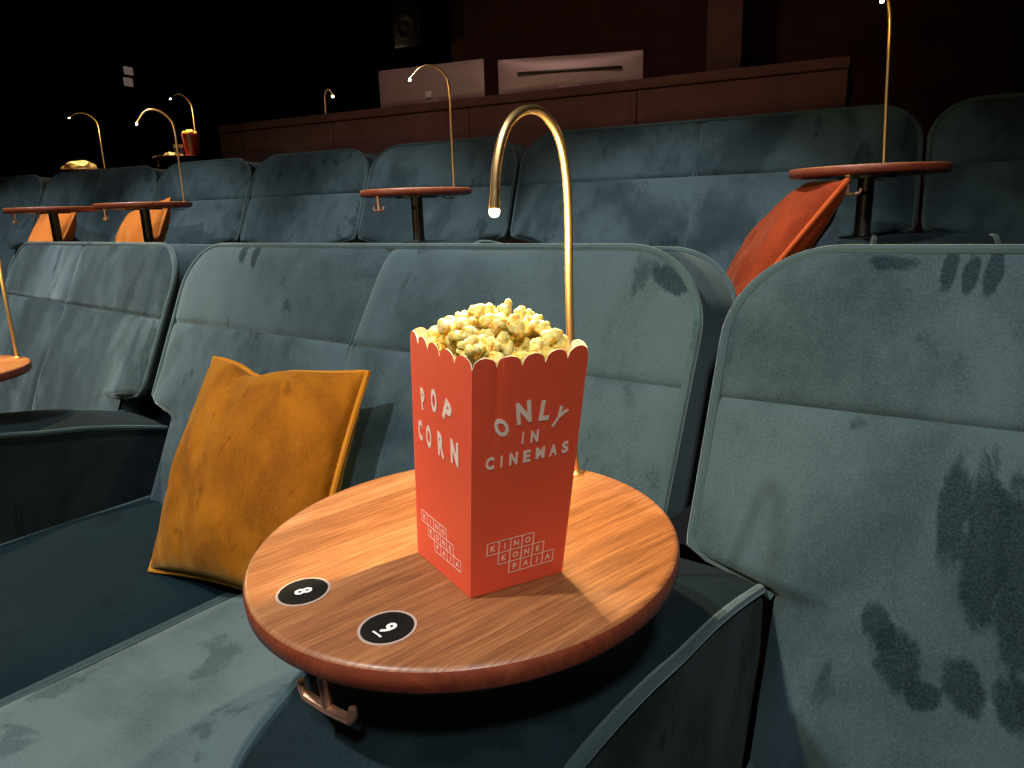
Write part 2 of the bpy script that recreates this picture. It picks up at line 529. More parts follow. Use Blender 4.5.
def make_console(loc, rz, res=1.0):
    """origin on the floor at the back end, running towards -y"""
    root = empty('armrest_console', loc, rz)
    hw = .135
    pts = []
    for (a, b) in zip(CPROF, CPROF[1:]):
        for k in range(4): pts.append((a[0] + (b[0] - a[0]) * k / 4, a[1] + (b[1] - a[1]) * k / 4))
    pts.append(CPROF[-1])
    # smooth
    for _ in range(3):
        pts = [pts[0]] + [((p[0] + 2 * q[0] + r[0]) / 4, (p[1] + 2 * q[1] + r[1]) / 4) for p, q, r in zip(pts, pts[1:], pts[2:])] + [pts[-1]]
    n = len(pts) - 1

    def fn(a, b):
        p = pts[round(b * n)]
        x = -hw + 2 * hw * a
        e = min(a, 1 - a) * 2 * hw
        d = .010 * (1 - math.exp(-e / .02))
        return (x, -p[0] - (d if p[1] < .64 and p[0] > .5 else 0), p[1] + d)
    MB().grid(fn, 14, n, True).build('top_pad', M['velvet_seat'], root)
    for s in (-1, 1):
        vs = [(s * hw, -p[0], p[1] - .004) for p in pts] + [(s * hw, -p[0], .04) for p in pts]
        m = len(pts)
        fs = [((i, i + 1, m + i + 1, m + i) if s > 0 else (i + 1, i, m + i, m + i + 1)) for i in range(m - 1)]
        MB().add(vs, fs).build('side_panel', M['velvet_side_shaded'], root)
        MB().tube([(s * hw, -p[0], p[1] + .001) for p in pts], .0065, 8).build('piping', M['piping'], root)
    return root


def pix_mark(px, py, loc, rz, rx, rz_, rot=0.0):
    """a brushed spot on a backrest, placed on the fabric by where it shows"""
    n = Matrix.Rotation(rz, 3, 'Z') @ Vector((0, 1, -REC))
    o = Vector((loc.x, loc.y, loc.z + Z_SEAM))
    q = at_plane(px, py, o, n)
    l = Matrix.Rotation(-rz, 3, 'Z') @ (q - Vector(loc))
    return (l.x, l.z, rx, rz_, rot)


def fl(v, z=0.0): return Vector((v.x, v.y, z))


RZ_MID, RZ_RIGHT, RZ_LEFT = R(26 - 37.8), R(26 - 34.0), R(26 - 41)
P_MID, P_RIGHT, P_LEFT = fl(H(-.334, 1.495)), fl(H(.923, .562)), fl(H(-1.552, 2.496))
mk = [pix_mark(882, 612, P_RIGHT, RZ_RIGHT, .016, .028, .3), pix_mark(900, 645, P_RIGHT, RZ_RIGHT, .026, .034, .35), pix_mark(925, 680, P_RIGHT, RZ_RIGHT, .020, .016, .3), pix_mark(963, 672, P_RIGHT, RZ_RIGHT, .020, .03, .4),
      pix_mark(955, 500, P_RIGHT, RZ_RIGHT, .016, .06, .0), pix_mark(985, 530, P_RIGHT, RZ_RIGHT, .022, .085, .05), pix_mark(1015, 560, P_RIGHT, RZ_RIGHT, .020, .10, .05), pix_mark(1012, 690, P_RIGHT, RZ_RIGHT, .016, .03, .3)]
mk2 = [pix_mark(x, 272, P_RIGHT, RZ_RIGHT, .009, .026, -.12) for x in (950, 971, 994)] + [pix_mark(895, 262, P_RIGHT, RZ_RIGHT, .03, .010, 0)]
mats_r = {('lower', 0): velvet('teal_velvet_stroked', TD, TL, lo=.30, hi=.62, marks=mk), ('upper', 0): velvet('teal_velvet_fingered', TD, TL, lo=.30, hi=.62, marks=mk2)}
mk3 = [pix_mark(x, y, P_MID, RZ_MID, .014, .03, .3) for x, y in ((250, 253), (262, 256))]
mk4 = [pix_mark(676, 278, P_MID, RZ_MID, .035, .016, -.5), pix_mark(350, 275, P_MID, RZ_MID, .05, .03, .9)]
mats_m = {('upper', 0): velvet('teal_velvet_pressed', TD, TL, lo=.30, hi=.62, marks=mk3), ('upper', 1): velvet('teal_velvet_rubbed', TD, TL, lo=.30, hi=.62, marks=mk4)}
seat_dark = velvet('teal_velvet_dark_seat', (.001, .007, .011), (.005, .024, .034), sheen=.05, lo=.45, hi=.8, scale=2)  # darker tone of the velvet for the left seat
seat_light = velvet('teal_velvet_light_seat', (.026, .052, .060), (.090, .134, .146), lo=.3, hi=.55, scale=2.4)  # lighter tone of the velvet for the right seat

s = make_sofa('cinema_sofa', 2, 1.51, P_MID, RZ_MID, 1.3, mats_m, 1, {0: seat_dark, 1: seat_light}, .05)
tag(s, 'teal velvet two-seat sofa behind the popcorn box, holding the ochre cushion', 'sofa', 'front row sofas')
s = make_sofa('cinema_sofa', 2, 1.51, P_RIGHT, RZ_RIGHT, 1.5, mats_r, 2)
tag(s, 'teal velvet sofa at the right edge with dark finger strokes on its back', 'sofa', 'front row sofas')
s = make_sofa('cinema_sofa', 2, 1.51, P_LEFT, RZ_LEFT, 1.0, None, 3)
tag(s, 'teal velvet sofa at the left edge, beyond the empty armrest', 'sofa', 'front row sofas')

# consoles of the front row: u, v along the 36 degree frame of the fit
def hframe(deg, u, v):
    a = R(deg); return (u * math.cos(a) + v * math.sin(a), -u * math.sin(a) + v * math.cos(a))
P_CON = fl(H(*hframe(35.9, -.366, .876)))
con = make_console(P_CON, R(26 - 36))
tag(con, 'teal velvet armrest console under the round table with the popcorn', 'armrest', 'armrest consoles')
P_CON_L = fl(H(*hframe(40, -2.013, .794)))
c = copy_tree(con); c.location = P_CON_L + Vector((0, 0, -.04)); c.rotation_euler = (0, 0, R(26 - 40))
tag(c, 'teal velvet armrest console at the left edge beside the ochre cushion', 'armrest')


# ------------------------------------------------------------------ round tables with their gooseneck lamps
def lamp_points(path):
    """smooth a coarse (out, height) path"""
    pts = [Vector((p[0], p[1])) for p in path]
    out = []
    for i in range(len(pts) - 1):
        p0 = pts[max(0, i - 1)]; p1 = pts[i]; p2 = pts[i + 1]; p3 = pts[min(len(pts) - 1, i + 2)]
        for k in range(6):
            t = k / 6
            out.append(.5 * ((2 * p1) + (-p0 + p2) * t + (2 * p0 - 5 * p1 + 4 * p2 - p3) * t * t + (-p0 + 3 * p1 - 3 * p2 + p3) * t ** 3))
    out.append(pts[-1])
    return out


def make_table(loc, rz, post, lamp=None, lamp_dir=0.0, watts=.5, hook_ang=R(-92), bulb=True, n=72, group='round side tables', lat=0.0, hook_r=.163):
    """origin at the foot of the post; top at +post; the back of the sofas is +y. lamp: path of (out, height)"""
    root = empty('side_table', loc, rz)
    r, th = .2015, .024
    MB().lathe([(r - .012, post - th), (r - .004, post - th + .002), (r - .0005, post - th + .006), (r, post - .006), (r - .0015, post - .0025)], n).build('table_edge', M['wood_edge'], root)
    # top skin: the bright face grain on top of the stained edge
    MB().lathe([(r - .0015, post - .0026), (r - .003, post - .0008), (r - .006, post)], n).build('tabletop', M['wood'], root)
    MB().lathe([(.075, post - th - .006), (.075, post - th)], 32).build('mount_plate', M['black_metal'], root)
    MB().lathe([(.06, 0), (.06, .004), (.024, .008), (.021, .02), (.021, post - th - .005)], 24).build('post', M['black_metal'], root)
    # double coat hook under the rim
    hx, hy = math.cos(hook_ang), math.sin(hook_ang)
    tx, ty = -hy, hx
    c0 = Vector((hx * hook_r, hy * hook_r, post - th)); tv = Vector((tx, ty, 0)); ov = Vector((hx, hy, 0)); zv = Vector((0, 0, 1))
    hk = MB().tube([c0, c0 - zv * .012, c0 - zv * .046], [.0075, .0048, .0042], 8)
    bar = [c0 + tv * k * .031 - zv * h for k, h in ((-1, .034), (-.99, .041), (-.86, .0465), (-.4, .048), (0, .0482), (.4, .048), (.86, .0465), (.99, .041), (1, .034))]
    hk.tube(bar, [.0032, .0040, .0044, .0044, .0048, .0044, .0044, .0040, .0032], 8)
    hk.lathe([(.011, post - th - .003), (.011, post - th)], 16, (c0.x, c0.y, 0))
    hk.build('coat_hook', M['copper'], root)
    if lamp:
        lp = lamp_points(lamp)
        bx, by = 0.0, .18
        dx, dy = math.sin(lamp_dir), -math.cos(lamp_dir)
        pts = [(bx + dx * p[0] + lat * p[1], by + dy * p[0], post + p[1]) for p in lp]
        g = MB().tube(pts, .0044, 10)
        g.lathe([(.010, post), (.010, post + .003), (.005, post + .006), (.005, post + .02)], 16, (bx, by, 0))
        neck = g.build('gooseneck', M['brass'], root)
        e, e0 = Vector(pts[-1]), Vector(pts[-3])
        d = (e - e0).normalized()
        MB().tube([e - d * .014, e, e + d * .002], [.0046, .0054, .0052], 12).build('lamp_head', M['brass'], neck)
        if bulb:
            MB().ball(e + d * .004, .0052, 12, 8).build('bulb', M['bulb'], neck)
            l = bpy.data.lights.new('reading_lamp_light', 'POINT'); l.energy = watts; l.color = (1, .74, .36); l.shadow_soft_size = .006
            lo = bpy.data.objects.new('reading_lamp_light', l); col.objects.link(lo); lo.parent = root; lo.location = e + d * .012
        # cable clip under the top
        MB().tube([(bx - .01, by - .055, post - th - .003), (bx, by - .03, post - th - .010), (bx, by, post - th - .006)], .002, 6).build('cable', M['black'], root)
    return root


LP_MAIN = [(o - .033 * h, h) for o, h in [(0, 0), (.004, .1), (.007, .2), (.007, .29), (.0115, .336), (.0225, .366), (.0425, .384), (.0625, .389), (.086, .383), (.104, .366), (.1155, .336), (.12, .302)]]
P_TAB = fl(H(-.0507, .6227))
_t = H(-.0353, -.0137) - H(0, 0)
TAB_N = Vector((_t.x, _t.y, 1)).normalized()      # the loose table top hangs two degrees out of level
TAB_C = Vector((P_TAB.x, P_TAB.y, Z_TAB))


def at_tab(px, py, h=0.0): return at_plane(px, py, TAB_C + TAB_N * h, TAB_N)


post_h = Z_TAB - .672
TABLE_RZ = R(26 - 41.6)
_q = at_tab(334, 699, -.024 - .045) - TAB_C
HOOK = math.atan2(_q.y, _q.x) - TABLE_RZ
_g0, _g1 = at_tab(500, 640), at_tab(670, 532); _g = _g1 - _g0
print('grain angle', math.degrees(math.atan2(_g.y, _g.x) - TABLE_RZ))
print('hook', math.degrees(HOOK), math.hypot(_q.x, _q.y))
tab = make_table(Vector((P_TAB.x, P_TAB.y, Z_TAB - post_h)), R(26 - 41.6), post_h, LP_MAIN, R(0), 12.0, HOOK, True, 160, lat=.0174, hook_r=math.hypot(_q.x, _q.y) + .010)
_tilt = Vector((0, 0, 1)).rotation_difference(TAB_N).to_matrix().to_4x4()
TAB_M = Matrix.Translation(TAB_C) @ _tilt @ Matrix.Rotation(TABLE_RZ, 4, 'Z') @ Matrix.Translation((0, 0, -post_h))
tab.matrix_world = TAB_M
tag(tab, 'round oak table with the popcorn box and two black number discs', 'table', 'round side tables')
c = copy_tree(tab)
pl = H(*hframe(40, -2.013 - .04, .794 - .401))
c.location = (pl.x - .085, pl.y + .005, Z_TAB - post_h - .03); c.rotation_euler = (0, 0, R(26 - 40))
tag(c, 'round oak table cut off by the left edge of the picture', 'table')

# seat number discs let into the main table
def text_mesh(body, size, bold=.0, xs=1.0):
    cu = bpy.data.curves.new('t', 'FONT'); cu.body = body; cu.size = size; cu.align_x = 'CENTER'; cu.offset = bold; cu.resolution_u = 3
    ob = bpy.data.objects.new('t', cu); col.objects.link(ob)
    me = bpy.data.meshes.new_from_object(ob.evaluated_get(bpy.context.evaluated_depsgraph_get()))
    vs = [Vector((v.co.x * xs, v.co.y, 0)) for v in me.vertices]; fs = [tuple(p.vertices) for p in me.polygons]
    bpy.data.objects.remove(ob); bpy.data.curves.remove(cu); bpy.data.meshes.remove(me)
    # centre horizontally, baseline 0, cap height 1
    x0 = min(v.x for v in vs); x1 = max(v.x for v in vs); y0 = min(v.y for v in vs); y1 = max(v.y for v in vs)
    k = 1 / (y1 - y0)
    return [Vector(((v.x - (x0 + x1) / 2) * k, (v.y - y0) * k, 0)) for v in vs], fs


bpy.context.view_layer.update()
inv = TAB_M.inverted()
for (cx, cy, body, b0, b1) in ((303.3, 591.8, '8', (294.5, 594), (312.5, 589.5)), (387.4, 627.8, '9', (380.5, 633.0), (396.5, 624.5))):
    c = inv @ at_tab(cx, cy)
    ring = MB().lathe([(.0225, post_h - .001), (.0225, post_h + .0006), (.0205, post_h + .0006), (.0205, post_h - .0006)], 40, (c.x, c.y, 0)).build('number_disc_rim', M['steel'], tab)
    disc = MB().lathe([(.0206, post_h - .002), (.0206, post_h + .0004)], 40, (c.x, c.y, 0)).build('number_disc', M['black'], tab)
    a = inv @ at_tab(*b0); b = inv @ at_tab(*b1)
    up = b - a; up.z = 0; rt = Vector((up.y, -up.x, 0))
    vs, fs = text_mesh(body, 1, .03)
    zt = post_h + .0008
    m = MB().add([Vector((a.x, a.y, zt)) + rt * v.x * .95 + up * v.y for v in vs], fs)
    if body == '9':
        q = Vector((a.x, a.y, zt)) - up * .16
        m.add([q - rt * .38, q + rt * .38, q + rt * .38 - up * .11, q - rt * .38 - up * .11], [(0, 3, 2, 1)])
    m.build('number', M['white_print'], disc, False)

# ------------------------------------------------------------------ popcorn box
HB = .195
bot = [at_tab(*p, .0006) for p in ((470.5, 598.5), (417.8, 552), (562, 572))]
top = [at_tab(*p, .0006 + HB) for p in ((472, 371), (410, 338), (588.5, 354))]
bot.append(bot[1] + bot[2] - bot[0]); top.append(top[1] + top[2] - top[0])
BC = (bot[1] + bot[2]) / 2
box = empty('popcorn_box', BC)
tag(box, 'large red popcorn box with scalloped rim on the round oak table', 'popcorn box')
lb = [p - box.location for p in bot]; lt = [p - box.location for p in top]
FACES = {'left': (1, 0), 'front': (0, 2), 'rightback': (2, 3), 'leftback': (3, 1)}


def face_pt(fa, a, b, off=0.0):
    i, j = FACES[fa]
    p = (lb[i] * (1 - a) + lb[j] * a) * (1 - b) + (lt[i] * (1 - a) + lt[j] * a) * b
    n = (lb[j] - lb[i]).cross((lt[i] + lt[j] - lb[i] - lb[j])).normalized()
    if fa == 'front':
        # soft crease running down from the first scallop
        off -= .0022 * math.exp(-((a - .22 + .06 * (1 - b)) / .035) ** 2) * sstep(.55, 1, b)
    bow = .0035 * math.sin(math.pi * a) * sstep(.2, 1, b)
    return p + n * (off + bow)


def scal(a, n=5):
    k = a * n % 1.0
    if a >= 1: k = 1.0
    return math.sqrt(max(0, 1 - (2 * k - 1) ** 2))


for fa in FACES:
    nu, nv = 60, 14
    o = MB().grid(lambda a, b: face_pt(fa, a, b * (1 + .042 * scal(a))), nu, nv)
    o.grid(lambda a, b: face_pt(fa, a, b * (1 + .042 * scal(a)), -.0006), nu, nv, True)
    # rim strip
    o.grid(lambda a, b: face_pt(fa, a, 1 + .042 * scal(a), -.0006 * b), nu, 1)
    ob = o.build('box_side', M['red_card'], box)
    me = ob.data; me.materials.append(M['card_inside'])
    for p in me.polygons:
        if p.index >= nu * nv: p.material_index = 1
MB().add([lb[0] + Vector((0, 0, .001)), lb[2] + Vector((0, 0, .001)), lb[3] + Vector((0, 0, .001)), lb[1] + Vector((0, 0, .001))], [(0, 1, 2, 3)]).build('box_bottom', M['red_card'], box)


def face_uv(fa, px, py):
    """pixel -> (a, b) on a side of the box: the point of that side which lies on the pixel's line of sight"""
    def pr(a, b):
        v = face_pt(fa, a, b) + box.location - CAM
        k = F_PX / v.dot(FW)
        return Vector((512 + v.dot(RT) * k, 384 - v.dot(UP) * k))
    a, b = .5, .5
    for _ in range(14):
        p = pr(a, b); da = (pr(a + 1e-3, b) - p) / 1e-3; db = (pr(a, b + 1e-3) - p) / 1e-3
        e = Vector((px, py)) - p
        det = da.x * db.y - da.y * db.x
        a += (e.x * db.y - e.y * db.x) / det; b += (da.x * e.y - da.y * e.x) / det
    return a, b


def put_letter(mb, fa, ch, p0, p1, wid):
    """letter with foot at pixel p0, head at p1"""
    vs, fs = text_mesh(ch, 1, .05)
    a0, b0 = face_uv(fa, *p0); a1, b1 = face_uv(fa, *p1)
    i, j = FACES[fa]
    Wd = ((lb[j] - lb[i]).length + (lt[j] - lt[i]).length) / 2; Hd = HB
    ux, uy = (a1 - a0) * Wd, (b1 - b0) * Hd
    rx, ry = uy, -ux
    x0 = min(v.x for v in vs); x1 = max(v.x for v in vs)
    k = wid / max(.35, (x1 - x0)) if (x1 - x0) > .35 else .55
    out = []
    for v in vs:
        X = ux * v.y + rx * v.x * k; Y = uy * v.y + ry * v.x * k
        out.append(face_pt(fa, a0 + X / Wd, b0 + Y / Hd, .0005))
    mb.add(out, fs)


def cp(x, y, oy): return (410 + x / 5.689, oy + y / 5.689)


onl = [('O', (540, 375), (497, 277), .62), ('N', (650, 303), (643, 178), .62), ('L', (757, 286), (778, 168), .5), ('Y', (808, 320), (880, 212), .62)]
inn = [('I', (638, 419), (643, 352), .2), ('N', (704, 411), (711, 340), .60)]
cin = [('C', (452, 568), (454, 495), .60), ('I', (517, 553), (521, 486), .2), ('N', (585, 539), (590, 467), .60), ('E', (661, 523), (665, 454), .55), ('M', (737, 503), (742, 436), .72), ('A', (811, 486), (816, 419), .65), ('S', (879, 470), (883, 402), .55)]
mb = MB()
for g in (onl, inn, cin):
    for ch, a, b, wd in g: put_letter(mb, 'front', ch, cp(*a, 370), cp(*b, 370), wd)
mb.build('lettering', M['cream_print'], box, False)
mb = MB()
for ch, a, b, wd in [('P', (82, 230), (70, 100), .55), ('O', (140, 241), (136, 106), .62), ('P', (203, 288), (226, 186), .66), ('C', (64, 397), (60, 282), .60), ('O', (111, 442), (108, 314), .62), ('R', (181, 494), (175, 356), .62), ('N', (257, 540), (255, 402), .66)]:
    put_letter(mb, 'left', ch, cp(*a, 370), cp(*b, 370), wd)
mb.build('lettering', M['cream_print'], box, False)


def logo(fa, tl, tr, bl):
    """three stepped rows of four boxed letters, one cell further right in each row"""
    a0, b0 = face_uv(fa, *tl); a1, b1 = face_uv(fa, *tr); a2, b2 = face_uv(fa, *bl)
    ex = Vector((a1 - a0, b1 - b0)) / 4; ey = Vector((a2 - a0, b2 - b0))
    ex.y *= .4; ey.x *= .4
    i, j = FACES[fa]; Wd = (lb[j] - lb[i]).length; t = .0004
    mb = MB()

    def P(c, r): return Vector((a0, b0)) + ex * c + ey * r

    def bar(p, q):
        d = Vector(((q.x - p.x) * Wd, (q.y - p.y) * HB)).normalized(); nx = Vector((-d.y / Wd, d.x / HB)) * t
        mb.add([face_pt(fa, *(p - nx), .0005), face_pt(fa, *(q - nx), .0005), face_pt(fa, *(q + nx), .0005), face_pt(fa, *(p + nx), .0005)], [(0, 1, 2, 3)])
    for r, wd in enumerate(('KINO', 'KONE', 'PAJA')):
        bar(P(r, r), P(r + 4, r)); bar(P(r, r + 1), P(r + 4, r + 1))
        for c in range(5): bar(P(r + c, r), P(r + c, r + 1))
        for c, ch in enumerate(wd):
            vs, fs = text_mesh(ch, 1, .02)
            o = P(r + c + .5, r + .76)
            kx = .62 if ch == 'J' else .46 if ch != 'I' else .4
            mb.add([face_pt(fa, *(o + ex * v.x * kx - ey * v.y * .5), .0005) for v in vs], fs)
    mb.build('printed_logo', M['cream_print'], box, False)


logo('front', cp(440, 308, 490), cp(705, 234, 490), cp(434, 376, 490))
logo('left', cp(68, 108, 490), cp(208, 212, 490), cp(73, 170, 490))


# popcorn
def pop_mesh(seed):
    rnd = random.Random(seed)
    import bmesh
    lobes = [(Vector((0, 0, 0)), .48)]
    for k in range(rnd.randint(8, 11)):
        d = Vector((rnd.gauss(0, 1), rnd.gauss(0, 1), rnd.gauss(0, 1))).normalized()
        rad = rnd.uniform(.26, .46); lobes.append((d * rnd.uniform(.3, .62), rad))
    bm = bmesh.new(); bmesh.ops.create_icosphere(bm, subdivisions=3, radius=1)
    for v in bm.verts:
        d = v.co.normalized(); r = 0
        for c, rad in lobes:
            b = c.dot(d); disc = b * b - c.dot(c) + rad * rad
            if disc > 0 and b + math.sqrt(disc) > 0: r = max(r, b + math.sqrt(disc))
        r *= 1 + .13 * noise.noise(d * 5 + Vector((seed, 0, 0)))
        v.co = d * max(r, .2)
    me = bpy.data.meshes.new('popcorn_piece'); bm.to_mesh(me); bm.free()
    me.materials.append(M['popcorn'])
    me.polygons.foreach_set('use_smooth', [True] * len(me.polygons))
    return me


PM = [pop_mesh(k) for k in range(10)]
rnd = random.Random(11)


def box_pt(a, c, b):
    """a along the left side, c along the front side, b height fraction"""
    f = lb[0] * (1 - b) + lt[0] * b; l = lb[1] * (1 - b) + lt[1] * b; r = lb[2] * (1 - b) + lt[2] * b
    return f + (l - f) * a + (r - f) * c


layers = [(.84, 5, 6, .08), (.915, 6, 7, .07), (.985, 6, 7, .07)]
placed = []


def put_pop(p, sz):
    o = bpy.data.objects.new('popcorn_piece', PM[rnd.randrange(len(PM))]); col.objects.link(o)
    o.location = p; o.scale = (sz, sz, sz)
    o.rotation_euler = (rnd.uniform(0, 6.28), rnd.uniform(0, 6.28), rnd.uniform(0, 6.28))
    tag(o, 'puffed yellow popcorn piece heaped in the large red popcorn box', 'popcorn', 'popcorn in the large red box')


for (b, na, nc, ins) in layers:
    for i in range(na):
        for j in range(nc):
            a = ins + (1 - 2 * ins) * (i + rnd.uniform(.2, .8)) / na; c = ins + (1 - 2 * ins) * (j + rnd.uniform(.2, .8)) / nc
            p = box_pt(a, c, b) + Vector((0, 0, rnd.uniform(-.005, .005))) + box.location
            put_pop(p, rnd.uniform(.0095, .0125))
def heap_clamp(p):
    """keep a piece of the heap over the opening of the box and resting on the pieces below"""
    q = p - box.location - lt[0]; e1 = lt[1] - lt[0]; e2 = lt[2] - lt[0]
    det = e1.x * e2.y - e1.y * e2.x
    a = (q.x * e2.y - q.y * e2.x) / det; c = (e1.x * q.y - e1.y * q.x) / det
    a = min(.93, max(.07, a)); c = min(.94, max(.06, c))
    g = lt[0] + e1 * a + e2 * c + box.location
    top_ = .022 + .022 * math.sin(math.pi * a) ** .7 * math.sin(math.pi * c) ** .5
    return Vector((g.x, g.y, min(g.z + top_, max(g.z - .004, p.z))))


# heap: placed where the photograph shows its lumps, then more behind them
for (px, py, a) in [(467, 318, .55), (478, 314, .5), (506, 309, .5), (520, 316, .5), (513, 324, .4), (554, 316, .55), (560, 323, .5), (442, 330, .5), (450, 327, .6), (486, 326, .5), (497, 329, .3), (470, 334, .3), (458, 338, .4), (484, 340, .3), (502, 336, .35), (522, 333, .4), (535, 330, .5), (545, 330, .55), (540, 340, .4), (555, 336, .4), (552, 322, .45), (557, 329, .45), (549, 326, .4), (570, 334, .6), (578, 340, .6), (566, 344, .5), (452, 346, .15), (476, 349, .15), (492, 350, .15), (508, 352, .2), (524, 350, .25), (456, 354, .08), (531, 322, .6), (494, 317, .7), (460, 324, .7)]:
    # sits above the rim plane along its own line of sight, at the depth fraction a of the box
    f = box_pt(a, .5, 1.0) + box.location
    nrm = (lt[1] - lt[0]).normalized(); nrm.z = 0; nrm.normalize()
    p = heap_clamp(at_plane(px, py, f, nrm))
    put_pop(p, rnd.uniform(.0078, .0104))
for k in range(80):
    a = rnd.uniform(.12, .92); c = rnd.uniform(.1, .9)
    hgt = .026 * (math.sin(math.pi * a) * math.sin(math.pi * c)) ** .7
    p = box_pt(a, c, 1.0) + Vector((0, 0, hgt * rnd.uniform(.3, 1))) + box.location
    put_pop(p, rnd.uniform(.0078, .0104))


# ------------------------------------------------------------------ cushions
def make_cushion(name, size, thick, fab, pip, seed=0, sag=.05, dent=None, n=44, xs=1.0):
    """stands in its own x-z plane, front is -y, origin at the middle of the lower edge"""
    root = empty(name, (0, 0, 0))
    h = size / 2

    def outline(a, b):
        # edges drawn in between the pointed corners
        x = a * (1 - sag * (1 - b * b) * abs(a)) * h
        z = b * (1 - sag * (1 - a * a) * abs(b)) * h
        return x * xs, z

    def surf(sgn):
        def fn(u, v):
            a, b = u * 2 - 1, v * 2 - 1
            a = math.sin(a * math.pi / 2) * .55 + a * .45; b = math.sin(b * math.pi / 2) * .55 + b * .45
            x, z = outline(a, b)
            k = max(0, (1 - a * a)) ** .42 * max(0, (1 - b * b)) ** .42
            y = sgn * thick / 2 * k
            wr = noise.noise(Vector((x * 9 + seed, z * 7, seed))) * .012 + noise.noise(Vector((x * 30 + z * 8, z * 10 + seed, 2))) * .006
            y += sgn * wr * min(1, k * 1.6)
            if dent and v > .5:
                d = math.exp(-((a - dent[0]) / dent[1]) ** 2) * sstep(.25, 1.0, b)
                z -= dent[2] * d * h; 
            return (x, y, z + h)
        return fn
    MB().grid(surf(-1), n, n).build('cushion_cover', fab, root)
    MB().grid(surf(1), n, n, True).build('cushion_back', fab, root)
    pts = []
    m = 24
    for s in range(4):
        for k in range(m):
            t = -1 + 2 * k / m
            a, b = ((t, -1), (1, t), (-t, 1), (-1, -t))[s]
            x, z = outline(a, b)
            if dent and b > 0:
                z -= dent[2] * math.exp(-((a - dent[0]) / dent[1]) ** 2) * sstep(.25, 1.0, b) * h
            pts.append((x, 0, z + h))
    MB().tube(pts, .0068, 8, True).build('piping', pip, root)
    return root


def stand(o, base, yaw, lean, roll=0.0):
    o.matrix_world = Matrix.Translation(base) @ Matrix.Rotation(yaw, 4, 'Z') @ Matrix.Rotation(-lean, 4, 'X') @ Matrix.Rotation(roll, 4, 'Y')


cu = make_cushion('throw_cushion', .44, .19, M['ochre'], M['ochre_piping'], 1, .065, (-.30, .25, .09), 50, .88)
tag(cu, 'ochre yellow velvet cushion with piped edges leaning on the sofa', 'cushion', 'velvet cushions')
bl = at_z(152, 572, Z_SEAT + .02); br = at_z(318, 612, Z_SEAT + .02)
d = (br - bl); yaw = math.atan2(d.y, d.x)
print('cushion bottom len', d.length, 'yaw', math.degrees(yaw))
dirx = Vector((math.cos(yaw), math.sin(yaw), 0))
stand(cu, bl + dirx * .19, yaw, R(30), R(1))

# ------------------------------------------------------------------ second row
gaps = [at_y(x, y, ROW2_Y).x for x, y in ((919, 155), (513, 180), (364, 190), (247, 195), (152, 198), (37, 200))]
print('row2 gaps', [round(g, 2) for g in gaps])
F2 = RISE
units = [  # right x, left x, seats, label
    (gaps[0] + 1.54, gaps[0] + .03, 2, 'teal velvet sofa at the far right of the second row'),
    (gaps[0], gaps[1] + .03, 2, 'wide teal two-seat sofa in the second row holding the rust cushion'),
    (gaps[1], gaps[2] + .02, 1, 'teal armchair behind the second-row table nearest the picture centre'),
    (gaps[2], gaps[3] + .02, 1, 'teal armchair with bare back, third back from left of counter end'),
    (gaps[3], gaps[4] + .02, 1, 'teal armchair right of the orange cushion, left of the counter end'),
    (gaps[4], gaps[5] + .03, 2, 'teal sofa in the second row below the tray of snacks'),
    (gaps[5], gaps[5] - 1.5, 2, 'teal sofa at the far left end of the second row')]
units[3] = units[3][:3] + ('teal armchair in front of the counter\'s left end, no table before it',)
for k, (xr, xl, n, lab) in enumerate(units):
    wd = xr - xl
    s = make_sofa('cinema_sofa' if n == 2 else 'cinema_armchair', n, wd, Vector(((xr + xl) / 2, ROW2_Y, F2)), 0, .6, None, 10 + k)
    tag(s, lab, 'sofa' if n == 2 else 'armchair', 'second row seats')

LP_M = [(0, 0), (0, .2), (0, .36), (.02, .41), (.065, .432), (.11, .42), (.145, .385)]
LP_R = [(0, 0), (0, .2), (0, .37), (.010, .42), (.040, .455), (.075, .455), (.095, .435)]
LP_L = [(0, 0), (0, .2), (0, .32), (.015, .37), (.06, .405), (.11, .40), (.15, .35)]
con_lab = {0: 'teal armrest console under the second-row table on the right', 1: 'teal armrest console under the middle second-row table', 3: 'teal armrest console under the second-row table by the orange cushion', 4: 'teal armrest console under the leftmost second-row table'}
tab_lab = {0: 'round oak table on the right, in front of the rust cushion', 1: 'round oak table in the second row nearest the picture centre', 3: 'round oak table with thin lamp before the right orange cushion', 4: 'leftmost round oak table before the left orange cushion, no lamp'}
lamps = {0: (LP_R, R(0), 1.6), 1: (LP_M, R(-20), .5), 3: (LP_L, R(-25), .4), 4: (None, 0, 0)}
tabx = {0: (.963, 1.951), 1: (-.311, 2.531), 3: (-1.718, 3.46), 4: (-2.345, 3.77)}
for k in (0, 1, 3, 4):
    gx = gaps[k] + .015
    c = copy_tree(con); c.location = (gx, ROW2_Y - .105, F2 - .06); c.rotation_euler = (0, 0, 0); tag(c, con_lab[k], 'armrest')
    p = H(*tabx[k]); ty = ROW2_Y - .503
    tx = p.x * ty / p.y
    lp, ld, wt = lamps[k]
    t = make_table(Vector((tx, ty, F2 + .612)), R(-14) if k == 0 else R(-20), CAM.z + .09 - (F2 + .612), lp, ld, wt, R(-91), True, 72, lat=-.045 if k == 0 else 0)
    tag(t, tab_lab[k], 'table', 'round side tables')
    print('table', k, 'x', round(tx, 2), 'gap', round(gx, 2))

